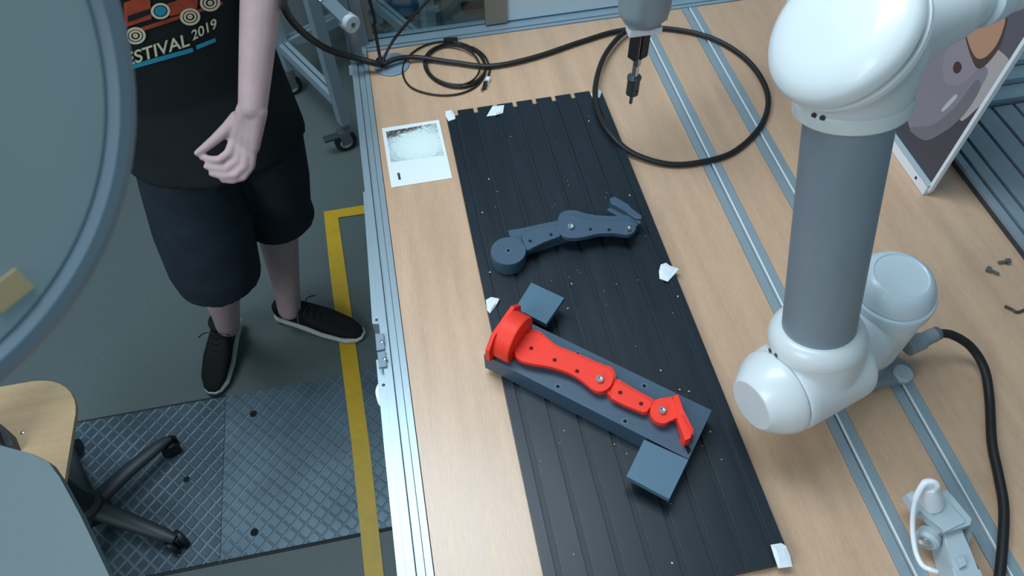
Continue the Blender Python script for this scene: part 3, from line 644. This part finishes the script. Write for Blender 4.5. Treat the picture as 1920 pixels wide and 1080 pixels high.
# ------------------------------------------------------------------ desk and swivel chair, lower left
dk_ = empty('desk', (-1.15, -.95, FL), 'pale grey desk top with a rounded corner over the swivel chair', 'desk')
zd = -.10
pp = [at(-90, 815, zd), at(0, 835, zd), at(60, 850, zd), at(92, 866, zd), at(112, 895, zd), at(150, 965, zd), at(205, 1080, zd), at(260, 1190, zd), V((-.75, -1.4, zd)), V((-1.5, -1.4, zd))]
pp = [p - V((0, 0, .024)) for p in pp]
MB().prism(pp, UP, .024, bev=.003).build('top', M['desk'], dk_)
for x, y in ((-.86, -1.3), (-1.4, -1.3), (-1.05, -.75)): MB().cyl((x, y, FL), (x, y, zd - .02), .02).build('leg', M['alu_tube'], dk_)
ch = empty('swivel_chair', (-1.07, -.44, FL), 'plywood swivel chair on a dark five-armed castor base beneath the desk', 'chair')
zs = -.37; sc = V((-1.125, -.455, zs)); hs = .188; rc = .11
sp = []
for cxs, cys, a0 in ((1, 1, 0), (-1, 1, 90), (-1, -1, 180), (1, -1, 270)):
    sp += [V((sc.x + x, sc.y + y, zs - .012)) for x, y in arc2((cxs * (hs - rc), cys * (hs - rc)), rc, a0, a0 + 90, 8)]
MB().prism(sp, UP, .012, bev=.003).build('seat', M['wood_seat'], ch)
MB().ball(at(42, 811, zs), .005, (1, 1, .4), 2).build('rivet', M['steel'], ch)
MB().prism([at(x, y, zs) for x, y in ((-30, 795), (8, 800), (30, 820), (40, 845), (-30, 850))], UP, .03, bev=.004).build('backrest_bracket', M['chair'], ch)
MB().prism([at(x, y, zs + .03) for x, y in ((-60, 800), (0, 808), (10, 836), (-60, 840))], UP, .28, bev=.004).build('backrest_post', M['chair'], ch)
MB().cyl((-1.07, -.44, FL + .06), (-1.07, -.44, zs - .012), .026).build('column', M['chair'], ch)
MB().lathe((-1.07, -.44, FL + .05), UP, [(0, .04), (.01, .045), (.06, .04), (.07, .03)], 28).build('hub', M['chair'], ch)
for k in range(5):
    an = math.radians((44, -29, -101, -173, 116)[k]); d = V((math.cos(an), math.sin(an), 0)); c0_ = V((-1.07, -.44, FL))
    MB().loft([c0_ + d * .03 + UP * .085, c0_ + d * .12 + UP * .082, c0_ + d * .215 + UP * .066, c0_ + d * .245 + UP * .058], [.024, .022, .018, .012], [.016, .015, .013, .009], V((-d.y, d.x, 0)), 20).build('arm', M['chair'], ch)
    e_ = c0_ + d * .235; sd_ = V((-d.y, d.x, 0)); hd = (sd_ + d * .4).normalized()
    for sgn in (-1, 1): MB().lathe(e_ + UP * .025 + hd * (.012 * sgn), hd * sgn, [(-.006, .02), (-.004, .025), (.008, .025), (.011, .018)], 24).build('castor_wheel', M['blackp'], ch)
    MB().box(e_ + UP * .04, (.03, .012, .03), an, .003).build('castor_fork', M['chair'], ch)

# ------------------------------------------------------------------ upright white-framed screen behind the robot
XS = .931
scn = empty('display_screen', (XS, -.1, 0), 'upright white-framed screen behind the robot, showing a grey-sleeved forearm', 'screen')
MB().b3(XS - .012, XS + .006, -.442, .27, .0004, .024, bev=.002).build('bottom_frame', M['wpl'], scn)
MB().b3(XS - .0125, XS + .006, -.442, .27, .0245, .028, bev=.0005).build('frame_lip', M['lgrey'], scn)
MB().b3(XS - .006, XS + .004, -.446, -.438, .012, .62, bev=.0015).build('side_frame', M['wpl'], scn)
MB().b3(XS - .006, XS + .004, .258, .27, .029, .62, bev=.002).build('side_frame', M['wpl'], scn)
MB().b3(XS - .006, XS + .004, -.442, .27, .62, .646, bev=.002).build('top_frame', M['wpl'], scn)
for y in (-.405, .235): MB().lathe((XS - .0121, y, .014), (-1, 0, 0), [(0, .0035), (.0006, .0035)], 14).build('screw_hole', M['slot'], scn)
MB().b3(XS - .002, XS + .003, -.438, .258, .029, .62).build('screen_glass', M['scr_dark'], scn)
def pic(pp, layer, rgb, name, k=1.):
    k *= 1.35
    m = mat('screen image ' + name, tuple(int(v * .35) for v in rgb), .3, emit=rgb, estr=k, var=0)
    X = XS - .002 - .0004 * layer
    pp = [(p.x, p.y) for p in spline([V((x, y, 0)) for x, y in pp], 4, True)]
    return MB().prism([onx(x, y, X) for x, y in pp], V((1, 0, 0)), .0003).build('screen_image', m, scn, smooth=False)
pic([(1700, 130), (1775, 95), (1830, 160), (1905, 100), (1960, 20), (1960, -120), (1700, -120)], 0, (116, 120, 130), 'pale backdrop', .8)
pic([(1800, 225), (1830, 205), (1855, 178), (1880, 140), (1890, 110), (1850, 90), (1820, 150)], 1, (128, 130, 134), 'soft backdrop', .8)
pic([(1660, 150), (1735, 90), (1790, 80), (1840, 118), (1852, 135), (1838, 165), (1810, 205), (1790, 232), (1762, 252), (1738, 263), (1718, 255), (1705, 238), (1696, 212)], 2, (96, 98, 112), 'sleeve', .8)
pic([(1790, 232), (1762, 252), (1738, 263), (1718, 255), (1706, 240), (1745, 235), (1775, 215), (1800, 190), (1830, 150), (1838, 165), (1815, 205)], 3, (80, 84, 94), 'sleeve fold', .8)
pic([(1766, 204), (1790, 178), (1793, 184), (1770, 208)], 4, (136, 146, 156), 'fold glint', .8)
pic([(1772, 100), (1800, 68), (1810, 62), (1816, 90), (1826, 118), (1834, 128), (1812, 150), (1790, 160), (1770, 150)], 4, (106, 106, 118), 'cuff', .8)
pic([(1787, 126), (1791, 117), (1798, 116), (1803, 124), (1801, 133), (1794, 138), (1788, 134)], 5, (52, 36, 42), 'cuff button', .7)
pic([(1804, 30), (1810, 70), (1820, 105), (1832, 128), (1848, 122), (1872, 92), (1884, 60), (1888, 30), (1870, -20), (1820, -20)], 5, (56, 46, 46), 'cuff opening', .7)
pic([(1806, 30), (1812, 66), (1822, 96), (1834, 110), (1850, 105), (1868, 84), (1880, 56), (1884, 30), (1868, -20), (1820, -20)], 6, (136, 108, 92), 'wrist', .8)

# ------------------------------------------------------------------ grey slotted table plate on the right
rp_ = empty('slotted_plate', (1.25, -.8, 0), 'grey slotted aluminium plate on the right of the bench, behind the screen', 'plate')
MB().b3(1.022, 1.72, -1.9, -.25, .0005, .012).build('base', M['slot'], rp_, smooth=False)
xk = 1.022
for wd in (.016, .026, .044, .044, .044, .044, .044, .044, .044, .044, .044, .044, .044, .044):
    if xk + wd > 1.72: break
    MB().b3(xk, xk + wd, -1.9, -.25, .012, .02, bev=.0008).build('slat', M['alu_tube'], rp_); xk += wd + .008
rb2 = empty('cross_profile', (1.35, -.2, 0), 'grey aluminium cross profile at the far end of the grey slotted plate', 'profile')
for y0, y1, z in ((-.245, -.205, .035), (-.203, -.165, .05), (-.163, -.12, .065)): MB().b3(1.0, 1.75, y0, y1, .0005, z, bev=.001).build('profile_half', M['alu_x'], rb2)

# ------------------------------------------------------------------ small loose things on the right
def bolt(p0, p1, label, r=.0035):
    o = empty('screw', at(*p0), label, 'screw', 'loose screws on the bench')
    A_, B_ = at(*p0, .004), at(*p1, .0055); d = (B_ - A_).normalized()
    MB().cyl(A_, B_, r * .75, r * .75, 14).build('shank', M['dsteel'], o)
    MB().lathe(B_, d, [(0, r * 1.5), (.006, r * 1.5), (.007, r * 1.2), (.007, r * .6), (.004, r * .5)], 18).build('head', M['dsteel'], o)
bolt((1872, 492), (1887, 490), 'small steel screw on the bench, the one further from the robot')
bolt((1873, 514), (1857, 506), 'small steel screw on the bench, the one nearer the robot')
tag(MB().tube(spline([at(1884, 574, .003), at(1897, 580, .003), at(1906, 585, .003), at(1918, 582, .003), at(1950, 566, .003)], 6), .0026, 6).build('hex_key', M['collet']), 'bent dark hex key on the bench at the right edge', 'hex key')

cl = empty('gripper_clamp', at(1750, 1010), 'light grey plastic gripper lying near the lower right corner with white cord', 'gripper')
zc0 = .062
plate_px([(1690, 934), (1698, 928), (1710, 929), (1722, 950), (1742, 932), (1766, 925), (1812, 980), (1809, 992), (1770, 1004), (1755, 1004), (1730, 975), (1712, 968)], zc0, .018, cl, 'lgrey', 'jaw_plate', bev=.003)
plate_px([(1742, 938), (1764, 930), (1808, 981), (1768, 1000)], zc0 + .003, .005, cl, 'lgrey', 'jaw_cover', bev=.0012)
plate_px([(1786, 1000), (1808, 993), (1800, 1032), (1786, 1040)], zc0 - .02, .03, cl, 'rgrey', 'finger', bev=.002)
plate_px([(1742, 1000), (1780, 1004), (1786, 1046), (1810, 1082), (1830, 1130), (1775, 1140), (1760, 1080), (1748, 1040)], zc0 - .014, .045, cl, 'lgrey', 'handle', bev=.004)
plate_px([(1788, 1050), (1802, 1046), (1808, 1062), (1796, 1068)], zc0 - .006, .01, cl, 'lgrey', 'latch', bev=.002)
w0 = at(1738, 1012, .035); wd_ = V((-.8, -.6, .15)).normalized()
MB().lathe(w0 - wd_ * .012, wd_, [(0, .016), (.014, .018), (.018, .014), (.018, .004)], 32).build('pivot_boss', M['lgrey'], cl)
MB().lathe(w0 + wd_ * .0065, wd_, [(0, .010), (.004, .0095), (.006, .006), (.006, .001)], 20).build('pivot_nut', M['steel'], cl)
MB().tube(spline([at(1724, 985, .03), at(1727, 990, .028), at(1722, 1000, .03), at(1726, 1004, .03)], 5), .003, 8).build('spring', M['steel'], cl)
MB().lathe(at(1748, 945, zc0), at(1742, 908, zc0 + .045) - at(1748, 945, zc0), [(0, .0155), (.03, .0155), (.048, .012), (.05, .008)], 32).build('spool', M['wpl'], cl)
tag(MB().tube(spline([at(1750, 918, .104), at(1757, 912, .116), at(1752, 905, .121), at(1742, 904, .121), at(1730, 910, .117), at(1716, 940, .095), at(1711, 985, .065), at(1716, 1030, .05), at(1728, 1058, .05), at(1744, 1068, .055), at(1757, 1072, .055)], 8), [.0045] * 40 + [.0035] * 41, 10).build('white_cord', M['wpl']), 'thin white cord looping out of the grey gripper', 'cord')

# ------------------------------------------------------------------ person in black T-shirt
pn = empty('person', (-.55, .08, FL), 'person in black printed T-shirt, blue grey shorts and black shoes, walking', 'person')
lv, fv = V((.92, .39, 0)).normalized(), V((.39, -.92, 0)).normalized(); pc0 = V((-.5, .05, 0))
def P(l, f_, z): return pc0 + lv * l + fv * f_ + UP * z
hipL, hipR = P(.09, 0, .06), P(-.09, 0, .06)
kneL, ankL = V((-.475, .125, -.34)), V((-.545, .085, -.735))
kneR, ankR = V((-.625, -.04, -.34)), V((-.722, .045, -.715))
shL, shR = P(.195, -.01, .56), P(-.195, -.01, .56)
elL = at(494, -70, .40); wrL = at(474, 200, .205)
elR, wrR = P(-.31, -.04, .32), P(-.36, .0, .08)
body = MB()
body.loft([P(0, 0, .0), P(0, 0, .1), P(0, 0, .2), P(0, 0, .32), P(0, 0, .44), P(0, -.01, .53), P(0, -.01, .59), P(0, 0, .63), P(0, .01, .70)], [.15, .16, .145, .15, .17, .175, .12, .06, .055], [.1, .105, .095, .105, .115, .105, .08, .058, .055], lv, 32)
body.ball(P(0, .025, .80), .1, (.78, .92, 1.16), 4).ball(P(0, .045, .735), .06, (.95, .95, .9), 3)
body.chain([P(0, .105, .80), P(0, .135, .785)], [.010, .014])
for s in (-1, 1): body.ball(P(.076 * s, .0, .795), .026, (.4, .7, 1.15), 3)
for hp, kn, an in ((hipL, kneL, ankL), (hipR, kneR, ankR)):
    cf = kn.lerp(an, .33) - fv * .012
    body.chain([hp, hp.lerp(kn, .5), kn, cf, kn.lerp(an, .7), an], [.088, .073, .054, .053, .04, .035])
def armc(sh_, el, wr): body.chain([sh_, sh_.lerp(el, .5), el, el.lerp(wr, .3), el.lerp(wr, .7), wr], [.055, .044, .037, .036, .031, .027])
armc(shL, elL, wrL); armc(shR, elR, wrR)
# left hand, relaxed, thumb meeting the fingertips
HZ = .095
def hand_px(fingers, thumb, palm):
    for a_, b_, r1, r2 in palm: body.chain([at(a_[0], a_[1], a_[2] + HZ), at(b_[0], b_[1], b_[2] + HZ)], [r1 * .95, r2 * .95])
    for f_ in fingers + [thumb]: body.chain([at(p[0], p[1], p[2] + HZ) for p in f_], [p[3] * .95 for p in f_])
hand_px([[(440, 262, .052, .0115), (429, 287, .04, .0095), (411, 300, .035, .0086), (395, 299, .034, .008), (379, 295, .034, .0068)],
         [(452, 270, .045, .0112), (444, 302, .024, .0094), (425, 316, .018, .0086), (405, 316, .02, .008), (387, 312, .024, .0066)],
         [(463, 277, .040, .0108), (458, 312, .014, .009), (440, 329, .006, .0082), (417, 330, .008, .0076), (397, 326, .012, .0064)],
         [(474, 281, .036, .0100), (471, 312, .008, .0084), (456, 333, -.004, .0076), (436, 339, -.004, .007), (418, 338, .0, .006)]],
        [(446, 222, .088, .0165), (426, 241, .074, .0130), (403, 262, .062, .0108), (386, 276, .052, .0094), (370, 287, .044, .0068)],
        [((460, 208, .105), (443, 258, .055), .019, .014), ((468, 206, .105), (455, 266, .048), .021, .0145), ((477, 206, .105), (466, 272, .043), .021, .0145), ((484, 208, .105), (475, 277, .039), .019, .013)])
for k in range(4):
    b_ = wrR + fv * .02 + lv * (.014 * (k - 1.5)); body.chain([wrR, b_ - UP * .085, b_ - UP * .125 + fv * .015, b_ - UP * .15 + fv * .035], [.026, .012, .0095, .007])
body.chain([wrR, wrR + lv * .045 - UP * .05, wrR + lv * .05 - UP * .09 + fv * .02], [.022, .014, .009])
body.build('body', M['skin'], pn, remesh=.0034, sm=2)
for s in (-1, 1):
    MB().ball(P(.034 * s, .108, .81), .0105, (1, .7, .8), 2).build('eye', M['eye'], pn); MB().ball(P(.034 * s, .1172, .81), .0055, (1, .6, 1), 2).build('iris', M['hair'], pn)
MB().ball(P(0, .122, .745), .022, (1, .4, .3), 2).build('mouth', M['lip'], pn)
MB().ball(P(0, -.005, .835), .108, (.82, .95, 1.0), 4).build('hair', M['hair'], pn)
# T-shirt
st = MB()
st.loft([P(-.014, .012, .0), P(-.006, .008, .065), P(0, .0, .18), P(0, .0, .32), P(0, .0, .46), P(0, -.01, .55), P(0, -.01, .605)], [.196, .184, .174, .188, .198, .198, .10], [.164, .150, .128, .130, .132, .118, .075], lv, 48)
for sh_, el, sg in ((shL, elL, -1), (shR, elR, 1)): st.chain([sh_ + lv * (.03 * sg), sh_.lerp(el, .35), sh_.lerp(el, .62)], [.060, .058, .061])
shirt = st.build('t_shirt', M['shirt'], pn, remesh=.007, sm=4)
# shorts
so = MB()
so.loft([P(0, 0, -.04), P(0, 0, .02), P(0, 0, .09)], [.165, .162, .15], [.118, .116, .105], lv, 40)
so.loft([hipL + UP * .04, hipL.lerp(kneL, .3), hipL.lerp(kneL, .65), kneL + UP * .02, kneL - UP * .035], [.085, .098, .1, .096, .096], [.095, .106, .102, .097, .098], lv, 36)
so.loft([hipR + UP * .04, hipR.lerp(kneR, .3), hipR.lerp(kneR, .65), kneR + UP * .02, kneR - UP * .035 - lv * .004], [.08, .104, .114, .11, .104], [.07, .100, .113, .108, .104], lv, 36)
so.build('shorts', M['shorts'], pn, remesh=.007, sm=4)
# printed front of the T-shirt, draped on the cloth
bvh = BVHTree.FromPolygons([v.co + world_loc(pn) for v in shirt.data.vertices], [tuple(p.vertices) for p in shirt.data.polygons])
def on_shirt(x, y, lift=.0025):
    d = ray(x, y).normalized(); h, n2, i, ds = bvh.ray_cast(CPOS, d)
    return h + n2 * lift if h is not None else None
def print_mesh(verts2, faces, m, name='shirt_print', lift=.0025):
    pts = [on_shirt(x, y, lift) for x, y in verts2]
    keep = [f for f in faces if all(pts[i] is not None for i in f)]
    if not keep: return
    z0 = world_loc(pn)
    me = bpy.data.meshes.new(name); me.from_pydata([(p - z0) if p is not None else V((0, 0, 0)) for p in pts], [], keep); me.materials.append(M[m])
    o = bpy.data.objects.new(name, me); COL.objects.link(o); o.parent = pn; return o
def grid_poly(pp, m, n=8, lift=.0025):   # quad strip from 4 pixel corners
    vs = []; fs = []
    for j in range(3):
        for i in range(n + 1):
            u, v = i / n, j / 2
            vs.append(tuple((pp[0][k] * (1 - u) + pp[1][k] * u) * (1 - v) + (pp[3][k] * (1 - u) + pp[2][k] * u) * v for k in (0, 1)))
    for j in range(2):
        for i in range(n): fs.append((j * (n + 1) + i, j * (n + 1) + i + 1, (j + 1) * (n + 1) + i + 1, (j + 1) * (n + 1) + i))
    print_mesh(vs, fs, m, lift=lift)
def ring_px(c, r0, r1, m, lift=.0032, n=28, sq=.85):
    vs = []; fs = []
    for k in range(n):
        a_ = 2 * math.pi * k / n
        for r in (r0, r1): vs.append((c[0] + r * math.cos(a_), c[1] + r * sq * math.sin(a_)))
    for k in range(n): fs.append((2 * k, 2 * k + 1, (2 * k + 3) % (2 * n), (2 * k + 2) % (2 * n)))
    print_mesh(vs, fs, m, lift=lift)
def text_px(txt, origin, dx, up, size, m):
    cu = bpy.data.curves.new('t', 'FONT'); cu.body = txt; cu.size = 1; cu.offset = .016
    ob = bpy.data.objects.new('t', cu); COL.objects.link(ob); bpy.context.view_layer.update()
    me = bpy.data.meshes.new_from_object(ob.evaluated_get(bpy.context.evaluated_depsgraph_get()))
    bm = bmesh.new(); bm.from_mesh(me); bmesh.ops.triangulate(bm, faces=bm.faces)
    vs = [(origin[0] + (v.co.x * dx[0] + v.co.y * up[0]) * size, origin[1] + (v.co.x * dx[1] + v.co.y * up[1]) * size) for v in bm.verts]
    bm.verts.index_update(); fs = [tuple(v.index for v in f.verts) for f in bm.faces]
    bm.free(); bpy.data.objects.remove(ob); o = print_mesh(vs, fs, m, 'shirt_lettering', .0045); return o
text_px('FESTIVAL', (222, 126), (.95, -.31), (-.16, -.95), 34.5, 'pbeige')
text_px('2019', (359, 74), (.86, -.46), (-.16, -.95), 27, 'pbeige')
grid_poly([(236, 122), (360, 88), (362, 96), (238, 131)], 'pteal'); grid_poly([(366, 84), (402, 70), (404, 77), (368, 92)], 'pteal', 4)
grid_poly([(232, 60), (415, 2), (416, 8), (234, 68)], 'pred'); grid_poly([(232, 4), (280, -14), (284, 34), (234, 50)], 'pred', 6, .0022)
grid_poly([(312, 6), (372, -14), (368, 16), (318, 30)], 'pred', 6, .0022); grid_poly([(240, 28), (300, 8), (300, 18), (240, 40)], 'shirt', 6, .0028)
ring_px((300, 19), 0.5, 11, 'pteal'); ring_px((300, 19), 13, 18, 'pbeige')
for c in ((254, 65), (355, 30), (392, 4)):
    for r0, r1 in ((1, 5), (8, 12), (14, 19)): ring_px(c, r0, r1, 'pbeige')
# shoes
def shoe(heel, toe, name_lift=0.):
    hl, to = V(heel), V(toe); d = (to - hl); Ln = d.length; d.normalize(); sd2 = UP.cross(d).normalized(); n2 = d.cross(sd2)
    r = empty('shoe', hl); r.parent = pn; r.location = hl - world_loc(pn)
    def sec(tt, wd_, z0_, z1_): 
        c = hl + d * (Ln * tt); return c, wd_, z0_, z1_
    so2 = [(.0, .024, 0, .022), (.05, .034, 0, .024), (.3, .036, 0, .024), (.6, .043, 0, .022), (.85, .040, 0, .022), (.96, .026, .003, .022), (1., .012, .008, .022)]
    up2 = [(.01, .02, .02, .07), (.06, .031, .02, .082), (.22, .034, .02, .078), (.42, .036, .02, .078), (.6, .041, .02, .066), (.82, .037, .02, .048), (.95, .023, .02, .034), (.985, .010, .02, .026)]
    def mk(ss, nm, m):
        mb = MB(); rings = []
        for tt, wd_, z0_, z1_ in ss:
            c = hl + d * (Ln * tt); zc_, zh = (z0_ + z1_) / 2, (z1_ - z0_) / 2
            R = []
            for k in range(24):
                cc, s_ = math.cos(2 * math.pi * k / 24), math.sin(2 * math.pi * k / 24)
                cc = math.copysign(abs(cc) ** .6, cc); s_ = math.copysign(abs(s_) ** .7, s_)
                R.append(c + sd2 * (cc * wd_) + n2 * (zc_ + s_ * zh))
            rings.append(R)
        mb.rings(rings).build(nm, m, r)
    mk(so2, 'sole', M['sole']); mk(up2, 'upper', M['shoe'])
    ca_ = hl + d * (Ln * .2) + n2 * .075
    MB().lathe(ca_, n2 + d * -.1, [(0, .037), (.014, .036), (.016, .032)], 24).build('ankle_collar', M['shoe'], r)
    for k in range(4):
        c = hl + d * (Ln * (.4 + .07 * k)) + n2 * (.081 - .006 * k)
        MB().tube(spline([c - sd2 * .022 - n2 * .006, c + n2 * .004, c + sd2 * .022 - n2 * .006], 4), .002, 6).build('lace', M['blackp'], r)
    c = hl + d * (Ln * .37) + n2 * .085
    for sgn in (-1, 1): MB().tube(spline([c, c + sd2 * .03 * sgn + n2 * .01, c + sd2 * .055 * sgn - n2 * .005 + d * .01], 5), .0018, 6).build('lace', M['blackp'], r)
shoe(at(523, 588, FL + .003), at(684, 634, FL + .003))
hr = at(440, 596, FL + .04); tr_ = at(402, 742, FL + .004)
shoe(hr, tr_)
